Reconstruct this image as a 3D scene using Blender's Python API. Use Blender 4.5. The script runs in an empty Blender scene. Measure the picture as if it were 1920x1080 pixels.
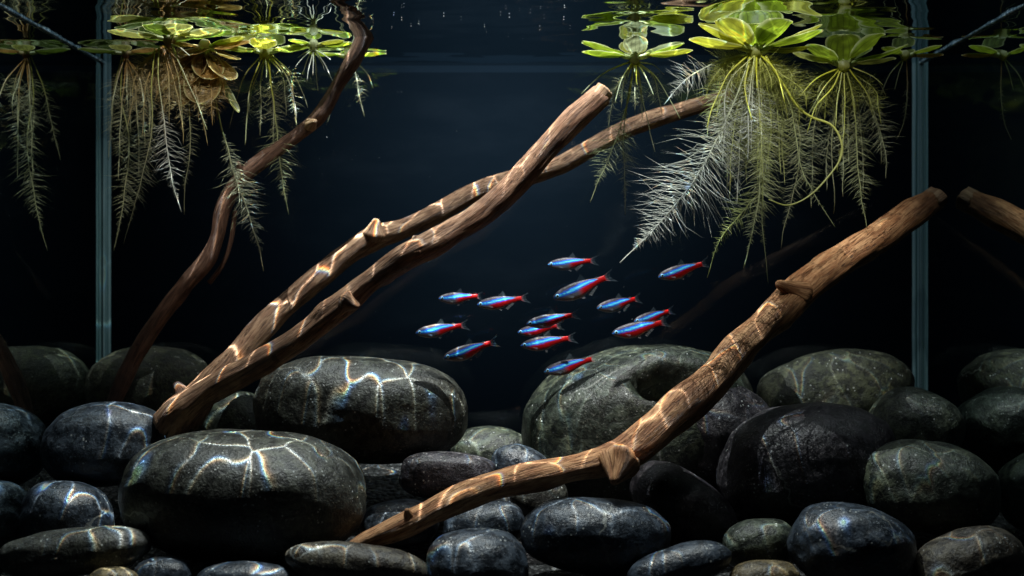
import bpy, bmesh, math, random
from mathutils import Vector, Matrix, noise as mnoise

# ------------------------------------------------------------------ camera, world, lamps, exposure
scene = bpy.context.scene
COL = scene.collection
FPX = 2842.0          # focal length in pixels of the 1920-wide photograph
ZC = 0.18             # camera height above the tank floor (m)
ZS = ZC + 0.1635      # water surface
HW = 0.296            # half inner width of the tank
YB = 1.10             # inner face of the back pane
YF = 0.80             # inner face of the front pane

cam_d = bpy.data.cameras.new('camera')
cam = bpy.data.objects.new('camera', cam_d)
COL.objects.link(cam)
cam.location = (0, 0, ZC)
cam.rotation_euler = (math.radians(90), 0, 0)
cam_d.sensor_width = 36.0
cam_d.lens = 36.0 * FPX / 1920.0
cam_d.clip_start = 0.01
cam_d.clip_end = 50
cam_d.dof.use_dof = True
cam_d.dof.focus_distance = 0.935
cam_d.dof.aperture_fstop = 7.0
scene.camera = cam

world = bpy.data.worlds.new('World')
scene.world = world
world.use_nodes = True
world.node_tree.nodes['Background'].inputs['Color'].default_value = (0.25, 0.45, 0.7, 1)
world.node_tree.nodes['Background'].inputs['Strength'].default_value = 0.004


SIDE = 1.0          # the painted caustic web is strongest over the left half of the tank


def caustic_lamp(name, loc, target, energy, size_deg, blend, radius, colour, base, line, scale):
    """spot lamp with a caustic web painted into its colour, imitating light through ripples"""
    ld = bpy.data.lights.new(name, 'SPOT')
    ld.energy = energy
    ld.spot_size = math.radians(size_deg)
    ld.spot_blend = blend
    ld.shadow_soft_size = radius
    ld.color = colour
    o = bpy.data.objects.new(name, ld)
    COL.objects.link(o)
    o.location = loc
    o.rotation_euler = (Vector(target) - Vector(loc)).to_track_quat('-Z', 'Y').to_euler()
    ld.use_nodes = True
    nt = ld.node_tree
    em = nt.nodes['Emission']
    tc = nt.nodes.new('ShaderNodeTexCoord')
    sep = nt.nodes.new('ShaderNodeSeparateXYZ')
    nt.links.new(tc.outputs['Normal'], sep.inputs[0])

    def m(op, a, b=None, clamp=False):
        n = nt.nodes.new('ShaderNodeMath')
        n.operation = op
        n.use_clamp = clamp
        for i, v in enumerate((a, b)):
            if v is None:
                continue
            if isinstance(v, (int, float)):
                n.inputs[i].default_value = v
            else:
                nt.links.new(v, n.inputs[i])
        return n.outputs[0]
    u = m('DIVIDE', sep.outputs[0], sep.outputs[2])
    v = m('DIVIDE', sep.outputs[1], sep.outputs[2])
    comb = nt.nodes.new('ShaderNodeCombineXYZ')
    nt.links.new(u, comb.inputs[0])
    nt.links.new(v, comb.inputs[1])
    # warp
    nz = nt.nodes.new('ShaderNodeTexNoise')
    nz.inputs['Scale'].default_value = scale * 1.1
    nz.inputs['Detail'].default_value = 0.0
    nt.links.new(comb.outputs[0], nz.inputs['Vector'])
    sub = nt.nodes.new('ShaderNodeVectorMath')
    sub.operation = 'SUBTRACT'
    nt.links.new(nz.outputs['Color'], sub.inputs[0])
    sub.inputs[1].default_value = (0.5, 0.5, 0.5)
    chans = []
    for k, wamt in enumerate((0.93, 1.0, 1.08)):      # painted colour fringes: each channel of the web is warped a little more
        sc = nt.nodes.new('ShaderNodeVectorMath')
        sc.operation = 'SCALE'
        nt.links.new(sub.outputs[0], sc.inputs[0])
        sc.inputs['Scale'].default_value = 1.25 / scale * wamt
        add = nt.nodes.new('ShaderNodeVectorMath')
        add.operation = 'ADD'
        nt.links.new(comb.outputs[0], add.inputs[0])
        nt.links.new(sc.outputs[0], add.inputs[1])
        vo = nt.nodes.new('ShaderNodeTexVoronoi')
        vo.voronoi_dimensions = '2D'
        vo.feature = 'DISTANCE_TO_EDGE'
        vo.inputs['Scale'].default_value = scale
        nt.links.new(add.outputs[0], vo.inputs['Vector'])
        d = vo.outputs['Distance']
        inv = m('SUBTRACT', 1.0, m('MULTIPLY', d, 7.0, True), True)
        core = m('POWER', inv, 5.0)
        soft = m('MULTIPLY', m('POWER', m('SUBTRACT', 1.0, m('MULTIPLY', d, 2.4, True), True), 2.0), 0.05)
        chans.append(m('ADD', core, soft))
    cc = nt.nodes.new('ShaderNodeCombineColor')
    for k in range(3):
        nt.links.new(chans[k], cc.inputs[k])
    # patchy strength of the web
    nm = nt.nodes.new('ShaderNodeTexNoise')
    nm.inputs['Scale'].default_value = scale * 0.42
    nm.inputs['Detail'].default_value = 0.5
    nt.links.new(comb.outputs[0], nm.inputs['Vector'])
    patch = m('MULTIPLY', m('SUBTRACT', nm.outputs['Fac'], 0.33), 4.0, True)
    side = m('ADD', m('MULTIPLY', m('ADD', m('MULTIPLY', u, SIDE * 5.0), 0.62), 0.60, True), 0.40)
    patch = m('MULTIPLY', patch, side)
    amt = m('MULTIPLY', patch, line)
    mul = nt.nodes.new('ShaderNodeVectorMath')
    mul.operation = 'SCALE'
    nt.links.new(cc.outputs[0], mul.inputs[0])
    nt.links.new(amt, mul.inputs['Scale'])
    ad2 = nt.nodes.new('ShaderNodeVectorMath')
    ad2.operation = 'ADD'
    nt.links.new(mul.outputs[0], ad2.inputs[0])
    ad2.inputs[1].default_value = (base, base, base)
    nt.links.new(ad2.outputs[0], em.inputs['Color'])  # caustic web goes into the lamp colour; the water focuses nothing
    em.inputs['Strength'].default_value = 1.0
    return o


caustic_lamp('aquarium_spot', (-0.03, 0.89, ZS + 0.42), (-0.015, 0.945, 0.0), 23.0, 62, 0.9, 0.0006,
             (0.92, 1.0, 0.97), 0.74, 9.5, 29.0)


def soft_spot(name, loc, target, energy, size_deg, blend, radius, colour):
    ld = bpy.data.lights.new(name, 'SPOT')
    ld.energy, ld.spot_size, ld.spot_blend, ld.shadow_soft_size, ld.color = energy, rad_(size_deg), blend, radius, colour
    o = bpy.data.objects.new(name, ld)
    COL.objects.link(o)
    o.location = loc
    o.rotation_euler = (Vector(target) - Vector(loc)).to_track_quat('-Z', 'Y').to_euler()
    return o


rad_ = math.radians
# added fill spots for fish, roots and left plants, and an added haze lamp behind
soft_spot('fish_fill_spot', (0.03, 0.72, ZS + 0.40), (0.026, 0.955, 0.160), 24.0, 19, 1.0, 0.012, (1.0, 0.98, 0.95))  # added narrow fill, brightens the fish
soft_spot('root_fill_spot', (0.12, 0.52, ZS + 0.34), (0.165, 0.94, ZS - 0.042), 18.0, 18, 1.0, 0.012, (1.0, 1.0, 0.92))  # added fill from in front of the tank, brightens the hanging roots
soft_spot('plant_fill_spot', (-0.17, 0.52, ZS + 0.34), (-0.212, 0.97, ZS - 0.025), 15.0, 17, 1.0, 0.012, (1.0, 0.95, 0.85))  # added fill from in front of the tank, brightens the left plants
soft_spot('haze_glow_lamp', (0.0, YB + 0.17, ZS - 0.035), (0.0, YB, ZS - 0.05), 0.31, 140, 1.0, 0.05, (0.52, 0.74, 1.0))  # added lamp, makes the blue haze glow of the background

ad = bpy.data.lights.new('aquarium_strip', 'AREA')
ad.shape = 'RECTANGLE'
ad.size = 0.56
ad.size_y = 0.12
ad.energy = 1.25
ad.color = (0.85, 0.95, 1.0)
ao = bpy.data.objects.new('aquarium_strip', ad)
COL.objects.link(ao)
ao.location = (0, 0.88, ZS + 0.34)

vs = scene.view_settings
vs.view_transform = 'Standard'
vs.look = 'None'
vs.exposure = 0.15
vs.gamma = 1.0
vs.use_curve_mapping = False
scene.cycles.use_denoising = True
scene.cycles.max_bounces = 8
scene.cycles.diffuse_bounces = 2
scene.cycles.glossy_bounces = 4
scene.cycles.transparent_max_bounces = 24
scene.cycles.caustics_reflective = False
scene.cycles.caustics_refractive = False
scene.cycles.sample_clamp_indirect = 3.0
scene.render.film_transparent = False

R = random.Random(7)
rad = math.radians


def P(px, py, d):
    """a point of the place at distance d (m) that the photograph shows at pixel (px, py)"""
    return Vector(((px - 960.0) / FPX * d, d, ZC - (py - 540.0) / FPX * d))


# ------------------------------------------------------------------ materials
def new_mat(name):
    m = bpy.data.materials.new(name)
    m.use_nodes = True
    nt = m.node_tree
    nt.nodes.clear()
    out = nt.nodes.new('ShaderNodeOutputMaterial')
    return m, nt, out


class NT:
    def __init__(self, nt):
        self.nt = nt

    def node(self, t, **kw):
        n = self.nt.nodes.new(t)
        for k, v in kw.items():
            setattr(n, k, v)
        return n

    def link(self, a, b):
        self.nt.links.new(a, b)

    def math(self, op, a, b=None, clamp=False):
        n = self.node('ShaderNodeMath', operation=op, use_clamp=clamp)
        for i, v in enumerate((a, b)):
            if v is None:
                continue
            if isinstance(v, (int, float)):
                n.inputs[i].default_value = v
            else:
                self.link(v, n.inputs[i])
        return n.outputs[0]

    def mix(self, fac, a, b):
        n = self.node('ShaderNodeMix', data_type='RGBA')
        for i, v in ((0, fac), (6, a), (7, b)):
            if isinstance(v, (int, float)):
                n.inputs[i].default_value = v
            elif isinstance(v, tuple):
                n.inputs[i].default_value = (*v, 1.0)
            else:
                self.link(v, n.inputs[i])
        return n.outputs[2]

    def noise(self, vec, scale, detail=3.0, rough=0.55, out='Fac'):
        n = self.node('ShaderNodeTexNoise')
        n.inputs['Scale'].default_value = scale
        n.inputs['Detail'].default_value = detail
        n.inputs['Roughness'].default_value = rough
        if vec is not None:
            self.link(vec, n.inputs['Vector'])
        return n.outputs[out]

    def ramp(self, fac, lo, hi):
        n = self.node('ShaderNodeMapRange', interpolation_type='SMOOTHSTEP')
        self.link(fac, n.inputs[0])
        n.inputs[1].default_value = lo
        n.inputs[2].default_value = hi
        return n.outputs[0]


def interface_material(name, tint, lo, hi, see=(1, 1, 1), rough=0.0):
    """water against air seen from below or through the side panes: clear when looked through steeply,
    a mirror at shallow angles (total internal reflection)"""
    m, nt, out = new_mat(name)
    t = NT(nt)
    lw = t.node('ShaderNodeLayerWeight')
    f = t.ramp(lw.outputs['Facing'], lo, hi)
    f = t.math('ADD', t.math('MULTIPLY', f, 0.97), 0.02)
    tr = t.node('ShaderNodeBsdfTransparent')
    tr.inputs[0].default_value = (*see, 1)
    gl = t.node('ShaderNodeBsdfGlossy')
    gl.inputs['Color'].default_value = (*tint, 1)
    gl.inputs['Roughness'].default_value = rough
    mx = t.node('ShaderNodeMixShader')
    t.link(f, mx.inputs[0])
    t.link(tr.outputs[0], mx.inputs[1])
    t.link(gl.outputs[0], mx.inputs[2])
    t.link(mx.outputs[0], out.inputs['Surface'])
    return m


M_SURFACE = interface_material('water_surface', (0.66, 0.72, 0.74), 0.60, 0.70)
M_SIDE = interface_material('side_glass', (0.74, 0.84, 0.82), 0.34, 0.50, rough=0.01)
M_BACKGLASS = interface_material('back_glass', (0.85, 0.95, 1.0), 0.02, 2.4, rough=0.03)

M_CLEAR, nt, out = new_mat('clear_front_glass')
n = nt.nodes.new('ShaderNodeBsdfTransparent')
nt.links.new(n.outputs[0], out.inputs['Surface'])


def simple(name, col, rough=0.5, spec=0.5, coat=0.0, metallic=0.0):
    m, nt, out = new_mat(name)
    b = nt.nodes.new('ShaderNodeBsdfPrincipled')
    b.inputs['Base Color'].default_value = (*col, 1)
    b.inputs['Roughness'].default_value = rough
    b.inputs['Specular IOR Level'].default_value = spec
    b.inputs['Metallic'].default_value = metallic
    b.inputs['Coat Weight'].default_value = coat
    nt.links.new(b.outputs[0], out.inputs['Surface'])
    return m


def backdrop_material(name, k):
    """added film standing in for water haze, lit only by the added lamp behind"""
    m, nt, out = new_mat(name)
    t = NT(nt)
    b = t.node('ShaderNodeBsdfTranslucent')
    tc = t.node('ShaderNodeTexCoord')
    mp = t.node('ShaderNodeMapping')
    mp.inputs['Rotation'].default_value = (0, rad(-32), 0)
    mp.inputs['Scale'].default_value = (3.0, 1, 9.0)
    t.link(tc.outputs['Object'], mp.inputs[0])
    smear = t.ramp(t.noise(mp.outputs[0], 3.2, 4, 0.6), 0.45, 0.85)
    c = t.mix(smear, tuple(k * x for x in (0.048, 0.072, 0.088)), tuple(k * x for x in (0.080, 0.105, 0.12)))
    t.link(c, b.inputs['Color'])
    t.link(b.outputs[0], out.inputs['Surface'])
    return m


M_BACK = backdrop_material('haze_glow_film', 1.0)
M_GLARE = backdrop_material('waterline_glare_film', 1.6)  # paler film, paints the glare band along the back waterline


def silicone_material():
    m, nt, out = new_mat('teal_glass_edge')
    t = NT(nt)
    b = t.node('ShaderNodeBsdfPrincipled')
    tc = t.node('ShaderNodeTexCoord')
    mp = t.node('ShaderNodeMapping')
    mp.inputs['Scale'].default_value = (420, 420, 1.5)
    t.link(tc.outputs['Object'], mp.inputs[0])
    nf = t.noise(mp.outputs[0], 1.0, 2)
    c = t.mix(t.ramp(nf, 0.35, 0.65), (0.012, 0.045, 0.052), (0.13, 0.22, 0.255))
    t.link(c, b.inputs['Base Color'])
    b.inputs['Roughness'].default_value = 0.35
    t.link(b.outputs[0], out.inputs['Surface'])
    return m


M_SEAM = silicone_material()


def meniscus_material():
    m, nt, out = new_mat('glinting_meniscus')
    t = NT(nt)
    b = t.node('ShaderNodeBsdfPrincipled')
    tc = t.node('ShaderNodeTexCoord')
    nf = t.noise(tc.outputs['Object'], 260, 3, 0.7)
    c = t.mix(t.ramp(nf, 0.45, 0.7), (0.12, 0.20, 0.26), (0.50, 0.68, 0.78))  # pale blue mottling paints the glints of the meniscus
    t.link(c, b.inputs['Base Color'])
    b.inputs['Roughness'].default_value = 0.2
    bp = t.node('ShaderNodeBump')
    bp.inputs['Strength'].default_value = 0.8
    bp.inputs['Distance'].default_value = 0.002
    t.link(nf, bp.inputs['Height'])
    t.link(bp.outputs[0], b.inputs['Normal'])
    t.link(b.outputs[0], out.inputs['Surface'])
    return m


M_MENISCUS = meniscus_material()


def stone_material(name, base, tint, fleck, flecks=0.5, rough=0.5, pit=1.0):
    base = tuple(x * 0.66 for x in base)
    tint = tuple(x * 0.70 for x in tint)
    m, nt, out = new_mat(name)
    t = NT(nt)
    b = t.node('ShaderNodeBsdfPrincipled')
    tc = t.node('ShaderNodeTexCoord')
    oi = t.node('ShaderNodeObjectInfo')
    off = t.node('ShaderNodeVectorMath', operation='ADD')
    sc = t.node('ShaderNodeVectorMath', operation='SCALE')
    cx = t.node('ShaderNodeCombineXYZ')
    for i in range(3):
        t.link(oi.outputs['Random'], cx.inputs[i])
    t.link(cx.outputs[0], sc.inputs[0])
    sc.inputs['Scale'].default_value = 7.3
    t.link(tc.outputs['Object'], off.inputs[0])
    t.link(sc.outputs[0], off.inputs[1])
    v = off.outputs[0]
    big = t.ramp(t.noise(v, 26, 4, 0.6), 0.38, 0.66)
    mid = t.noise(v, 170, 5, 0.65)
    fine = t.noise(v, 620, 3, 0.7)
    c = t.mix(big, base, tint)
    dark = tuple(x * 0.35 for x in base)
    c = t.mix(t.ramp(mid, 0.58, 0.44), c, dark)
    fl = t.math('MULTIPLY', t.ramp(fine, 0.57, 0.69), flecks * 1.0)
    fl = t.math('MULTIPLY', fl, t.ramp(t.noise(v, 60, 2), 0.35, 0.6))
    c = t.mix(fl, c, fleck)
    # crystals
    vo = t.node('ShaderNodeTexVoronoi')
    vo.inputs['Scale'].default_value = 330
    t.link(v, vo.inputs['Vector'])
    cr = t.math('MULTIPLY', t.math('LESS_THAN', vo.outputs['Distance'], 0.20),
                t.ramp(t.noise(v, 95, 2), 0.56, 0.62))
    c = t.mix(t.math('MULTIPLY', cr, 0.8), c, (0.42, 0.44, 0.42))
    # a few pale mineral veins
    vein = t.node('ShaderNodeTexVoronoi', feature='DISTANCE_TO_EDGE')
    vein.inputs['Scale'].default_value = 13
    wv = t.node('ShaderNodeVectorMath', operation='ADD')
    ws = t.node('ShaderNodeVectorMath', operation='SCALE')
    ws.inputs['Scale'].default_value = 0.05
    t.link(t.noise(v, 30, 3, 0.6, 'Color'), ws.inputs[0])
    t.link(v, wv.inputs[0])
    t.link(ws.outputs[0], wv.inputs[1])
    t.link(wv.outputs[0], vein.inputs['Vector'])
    vf = t.math('MULTIPLY', t.math('LESS_THAN', vein.outputs['Distance'], 0.012),
                t.ramp(t.noise(v, 18, 2), 0.55, 0.68))
    c = t.mix(t.math('MULTIPLY', vf, 0.5), c, (0.30, 0.31, 0.28))
    t.link(c, b.inputs['Base Color'])
    rr = t.node('ShaderNodeMapRange')
    t.link(mid, rr.inputs[0])
    rr.inputs[3].default_value = rough - 0.22
    rr.inputs[4].default_value = rough + 0.08
    t.link(rr.outputs[0], b.inputs['Roughness'])
    b.inputs['Specular IOR Level'].default_value = 0.42
    hgt = t.math('ADD', t.math('MULTIPLY', mid, 1.0), t.math('MULTIPLY', fine, 0.45))
    bp = t.node('ShaderNodeBump')
    bp.inputs['Strength'].default_value = 0.5 * pit
    bp.inputs['Distance'].default_value = 0.0026
    t.link(hgt, bp.inputs['Height'])
    t.link(bp.outputs[0], b.inputs['Normal'])
    t.link(b.outputs[0], out.inputs['Surface'])
    return m


STONE = {
    'black': stone_material('black_basalt', (0.060, 0.062, 0.053), (0.092, 0.098, 0.074), (0.25, 0.25, 0.20), 0.55, 0.5),
    'green': stone_material('green_basalt', (0.052, 0.068, 0.052), (0.105, 0.122, 0.078), (0.24, 0.25, 0.20), 0.5, 0.55),
    'blue': stone_material('blue_slate', (0.046, 0.064, 0.090), (0.080, 0.102, 0.130), (0.27, 0.30, 0.34), 0.5, 0.45, 0.8),
    'purple': stone_material('purple_basalt', (0.055, 0.050, 0.062), (0.085, 0.078, 0.085), (0.32, 0.29, 0.28), 0.65, 0.5),
    'brown': stone_material('brown_stone', (0.070, 0.058, 0.045), (0.13, 0.115, 0.08), (0.30, 0.26, 0.20), 0.5, 0.55),
    'algae': stone_material('algae_stone', (0.050, 0.058, 0.038), (0.095, 0.105, 0.055), (0.17, 0.18, 0.11), 0.5, 0.7),
    'ochre': stone_material('ochre_stone', (0.16, 0.12, 0.06), (0.30, 0.23, 0.11), (0.5, 0.42, 0.28), 0.6, 0.5),
}


def wood_material(name, dark, mid, light):
    m, nt, out = new_mat(name)
    t = NT(nt)
    b = t.node('ShaderNodeBsdfPrincipled')
    at = t.node('ShaderNodeAttribute', attribute_name='grain')
    g = at.outputs['Vector']
    mp = t.node('ShaderNodeMapping')
    mp.inputs['Scale'].default_value = (4.5, 6.5, 6.5)
    t.link(g, mp.inputs[0])
    fib = t.noise(mp.outputs[0], 1.6, 5, 0.65)
    mp2 = t.node('ShaderNodeMapping')
    mp2.inputs['Scale'].default_value = (5, 1.5, 1.5)
    t.link(g, mp2.inputs[0])
    pat = t.noise(mp2.outputs[0], 1.7, 4, 0.6)
    tc = t.node('ShaderNodeTexCoord')
    spot = t.noise(tc.outputs['Object'], 105, 3, 0.6)
    c = t.mix(t.ramp(pat, 0.36, 0.64), mid, light)
    stain = t.noise(tc.outputs['Object'], 24, 4, 0.6)
    c = t.mix(t.math('MULTIPLY', t.ramp(stain, 0.50, 0.66), 0.65), c, dark)
    c = t.mix(t.math('MULTIPLY', t.ramp(fib, 0.54, 0.34), 0.8), c, dark)
    c = t.mix(t.math('MULTIPLY', t.ramp(spot, 0.64, 0.74), 0.8), c, dark)
    mp3 = t.node('ShaderNodeMapping')
    mp3.inputs['Scale'].default_value = (2.6, 2.6, 2.6)
    t.link(g, mp3.inputs[0])
    cn = t.noise(mp3.outputs[0], 1.0, 4, 0.6)
    crack = t.math('SUBTRACT', 1.0, t.ramp(t.math('ABSOLUTE', t.math('SUBTRACT', cn, 0.5)), 0.0, 0.022))
    crack = t.math('MULTIPLY', crack, t.ramp(pat, 0.60, 0.45))
    c = t.mix(t.math('MULTIPLY', crack, 0.85), c, tuple(x * 0.35 for x in dark))
    t.link(c, b.inputs['Base Color'])
    b.inputs['Roughness'].default_value = 0.6
    b.inputs['Specular IOR Level'].default_value = 0.35
    h = t.math('ADD', t.math('MULTIPLY', fib, 1.0), t.math('MULTIPLY', spot, -0.6))
    h = t.math('ADD', h, t.math('MULTIPLY', crack, -1.2))
    bp = t.node('ShaderNodeBump')
    bp.inputs['Strength'].default_value = 0.65
    bp.inputs['Distance'].default_value = 0.002
    t.link(h, bp.inputs['Height'])
    t.link(bp.outputs[0], b.inputs['Normal'])
    t.link(b.outputs[0], out.inputs['Surface'])
    return m


WOOD_A = wood_material('dark_driftwood', (0.034, 0.017, 0.011), (0.11, 0.056, 0.038), (0.20, 0.11, 0.072))
WOOD_B = wood_material('tan_driftwood', (0.075, 0.034, 0.018), (0.24, 0.120, 0.066), (0.40, 0.235, 0.138))
WOOD_C = wood_material('orange_driftwood', (0.15, 0.055, 0.020), (0.38, 0.165, 0.068), (0.60, 0.325, 0.155))
WOOD_E = wood_material('cut_wood', (0.20, 0.10, 0.05), (0.45, 0.27, 0.14), (0.64, 0.45, 0.28))


def attr_translucent(name, trans, rough=0.4, gloss=0.06):
    """leaf and root tissue: its colour comes from the mesh, part of the light shines through"""
    m, nt, out = new_mat(name)
    t = NT(nt)
    at = t.node('ShaderNodeAttribute', attribute_name='Col')
    d = t.node('ShaderNodeBsdfDiffuse')
    tr = t.node('ShaderNodeBsdfTranslucent')
    t.link(at.outputs['Color'], d.inputs['Color'])
    t.link(at.outputs['Color'], tr.inputs['Color'])
    mx = t.node('ShaderNodeMixShader')
    mx.inputs[0].default_value = trans
    t.link(d.outputs[0], mx.inputs[1])
    t.link(tr.outputs[0], mx.inputs[2])
    gl = t.node('ShaderNodeBsdfGlossy')
    gl.inputs['Roughness'].default_value = rough
    gl.inputs['Color'].default_value = (0.9, 0.95, 1, 1)
    m2 = t.node('ShaderNodeMixShader')
    m2.inputs[0].default_value = gloss
    t.link(mx.outputs[0], m2.inputs[1])
    t.link(gl.outputs[0], m2.inputs[2])
    t.link(m2.outputs[0], out.inputs['Surface'])
    return m


M_LEAF = attr_translucent('leaf_tissue', 0.66, 0.5, 0.025)
M_ROOT = attr_translucent('root_tissue', 0.5, 0.4, 0.05)


def fish_material():
    m, nt, out = new_mat('tetra_skin')
    t = NT(nt)
    at = t.node('ShaderNodeAttribute', attribute_name='Col')
    st = t.node('ShaderNodeAttribute', attribute_name='shine')
    b = t.node('ShaderNodeBsdfPrincipled')
    t.link(at.outputs['Color'], b.inputs['Base Color'])
    t.link(t.math('MULTIPLY', st.outputs['Fac'], 0.15), b.inputs['Metallic'])
    b.inputs['Roughness'].default_value = 0.45
    b.inputs['Specular IOR Level'].default_value = 0.3
    tc = t.node('ShaderNodeTexCoord')
    vo = t.node('ShaderNodeTexVoronoi')
    vo.inputs['Scale'].default_value = 42
    t.link(tc.outputs['Object'], vo.inputs['Vector'])
    bp = t.node('ShaderNodeBump')
    bp.inputs['Strength'].default_value = 0.25
    bp.inputs['Distance'].default_value = 0.0004
    t.link(vo.outputs['Distance'], bp.inputs['Height'])
    t.link(bp.outputs[0], b.inputs['Normal'])
    t.link(b.outputs[0], out.inputs['Surface'])
    return m


M_FISH = fish_material()


def fin_material():
    m, nt, out = new_mat('clear_fin')
    t = NT(nt)
    at = t.node('ShaderNodeAttribute', attribute_name='Col')
    d = t.node('ShaderNodeBsdfPrincipled')
    t.link(at.outputs['Color'], d.inputs['Base Color'])
    d.inputs['Roughness'].default_value = 0.35
    tr = t.node('ShaderNodeBsdfTransparent')
    mx = t.node('ShaderNodeMixShader')
    al = t.node('ShaderNodeAttribute', attribute_name='shine')
    t.link(al.outputs['Fac'], mx.inputs[0])
    t.link(tr.outputs[0], mx.inputs[1])
    t.link(d.outputs[0], mx.inputs[2])
    t.link(mx.outputs[0], out.inputs['Surface'])
    return m


M_FIN = fin_material()
M_BUBBLE = simple('air_bubble', (0.85, 0.9, 0.95), 0.15, 1.0)


def bed_material():
    m, nt, out = new_mat('black_gravel')
    t = NT(nt)
    b = t.node('ShaderNodeBsdfPrincipled')
    tc = t.node('ShaderNodeTexCoord')
    vo = t.node('ShaderNodeTexVoronoi')
    vo.inputs['Scale'].default_value = 240
    t.link(tc.outputs['Object'], vo.inputs['Vector'])
    c = t.mix(vo.outputs['Distance'], (0.008, 0.009, 0.010), (0.003, 0.003, 0.003))
    t.link(c, b.inputs['Base Color'])
    b.inputs['Roughness'].default_value = 0.6
    bp = t.node('ShaderNodeBump')
    bp.inputs['Distance'].default_value = 0.003
    t.link(vo.outputs['Distance'], bp.inputs['Height'])
    bp.invert = True
    t.link(bp.outputs[0], b.inputs['Normal'])
    t.link(b.outputs[0], out.inputs['Surface'])
    return m


M_BED = bed_material()

# ------------------------------------------------------------------ object helpers
ORG = {}


def tag(o, label=None, cat=None, group=None, kind=None):
    if label:
        o['label'] = label
    if cat:
        o['category'] = cat
    if group:
        o['group'] = group
    if kind:
        o['kind'] = kind
    return o


def empty(name, loc):
    o = bpy.data.objects.new(name, None)
    o.empty_display_size = 0.01
    COL.objects.link(o)
    o.location = loc
    ORG[o] = Vector(loc)
    return o


def obj(name, verts, faces, mat, parent=None, origin=None, cols=None, shine=None, grain=None, smooth=True):
    """one mesh object from world-space points; its origin is ORIGIN, or its parent's"""
    if origin is None:
        origin = ORG[parent] if parent is not None else Vector((0, 0, 0))
    origin = Vector(origin)
    me = bpy.data.meshes.new(name)
    me.from_pydata([tuple(Vector(v) - origin) for v in verts], [], faces)
    if smooth:
        me.polygons.foreach_set('use_smooth', [True] * len(me.polygons))
    if cols is not None:
        a = me.attributes.new('Col', 'FLOAT_COLOR', 'POINT')
        flat = []
        for c in cols:
            flat += [c[0], c[1], c[2], 1.0]
        a.data.foreach_set('color', flat)
    if shine is not None:
        a = me.attributes.new('shine', 'FLOAT', 'POINT')
        a.data.foreach_set('value', shine)
    if grain is not None:
        a = me.attributes.new('grain', 'FLOAT_VECTOR', 'POINT')
        flat = []
        for g in grain:
            flat += [g[0], g[1], g[2]]
        a.data.foreach_set('vector', flat)
    me.materials.append(mat)
    me.update()
    o = bpy.data.objects.new(name, me)
    COL.objects.link(o)
    ORG[o] = origin
    if parent is not None:
        o.parent = parent
        o.location = origin - ORG[parent]
    else:
        o.location = origin
    return o


def box(x0, x1, y0, y1, z0, z1):
    v = [(x, y, z) for x in (x0, x1) for y in (y0, y1) for z in (z0, z1)]
    f = [(0, 1, 3, 2), (4, 6, 7, 5), (0, 4, 5, 1), (2, 3, 7, 6), (0, 2, 6, 4), (1, 5, 7, 3)]
    return v, f


def catmull(pts, n):
    """smooth polyline of n points through PTS (Vectors or tuples)"""
    pts = [Vector(p) for p in pts]
    ext = [pts[0] * 2 - pts[1]] + pts + [pts[-1] * 2 - pts[-2]]
    L = [0.0]
    for a, b in zip(pts, pts[1:]):
        L.append(L[-1] + (b - a).length)
    tot = L[-1]
    res = []
    for i in range(n):
        s = tot * i / (n - 1)
        k = 0
        while k < len(pts) - 2 and s > L[k + 1]:
            k += 1
        u = (s - L[k]) / max(L[k + 1] - L[k], 1e-9)
        p0, p1, p2, p3 = ext[k:k + 4]
        res.append(0.5 * ((2 * p1) + (p2 - p0) * u + (2 * p0 - 5 * p1 + 4 * p2 - p3) * u * u
                          + (3 * p1 - p0 - 3 * p2 + p3) * u ** 3))
    return res


def frames(line):
    """tangent, normal, binormal along a polyline, without twisting"""
    out = []
    ref = Vector((0, -1, 0))
    for i, p in enumerate(line):
        t = (line[min(i + 1, len(line) - 1)] - line[max(i - 1, 0)]).normalized()
        nrm = (ref - t * ref.dot(t))
        if nrm.length < 1e-4:
            nrm = Vector((1, 0, 0)) - t * t.x
        nrm.normalize()
        ref = nrm
        out.append((t, nrm, t.cross(nrm)))
    return out


def interp(tab, t):
    for (a, va), (b, vb) in zip(tab, tab[1:]):
        if t <= b:
            u = (t - a) / max(b - a, 1e-9)
            u = max(0.0, u)
            return va + (vb - va) * u
    return tab[-1][1]


def sstep(a, b, x):
    u = max(0.0, min(1.0, (x - a) / (b - a)))
    return u * u * (3 - 2 * u)


# ------------------------------------------------------------------ the tank
GL = 0.006
tank = empty('aquarium', (0, 0.95, -0.006))
tag(tank, 'rectangular glass aquarium with teal corner edges around the whole scene', 'aquarium')
ZT = ZS + 0.05
v, f = box(-HW - GL, HW + GL, YF, YB + 0.004, -0.006, -0.0002)
obj('base_pane', v, f, M_BED, tank, smooth=False)
for s in (-1, 1):
    xs = s * HW
    obj('side_pane', [(xs, YF, 0), (xs, YB, 0), (xs, YB, ZT), (xs, YF, ZT)], [(0, 1, 2, 3)], M_SIDE, tank, smooth=False)
v, f = box(-HW, HW, YB, YB + 0.003, 0, ZT)
obj('back_pane', [(-HW, YB, 0), (HW, YB, 0), (HW, YB, ZT), (-HW, YB, ZT)], [(0, 1, 2, 3)], M_BACKGLASS, tank, smooth=False)
v, f = box(-HW, HW, YF - GL, YF, 0, ZT)
obj('front_pane', v, f, M_CLEAR, tank, smooth=False)
yb = YB + 0.006
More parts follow.
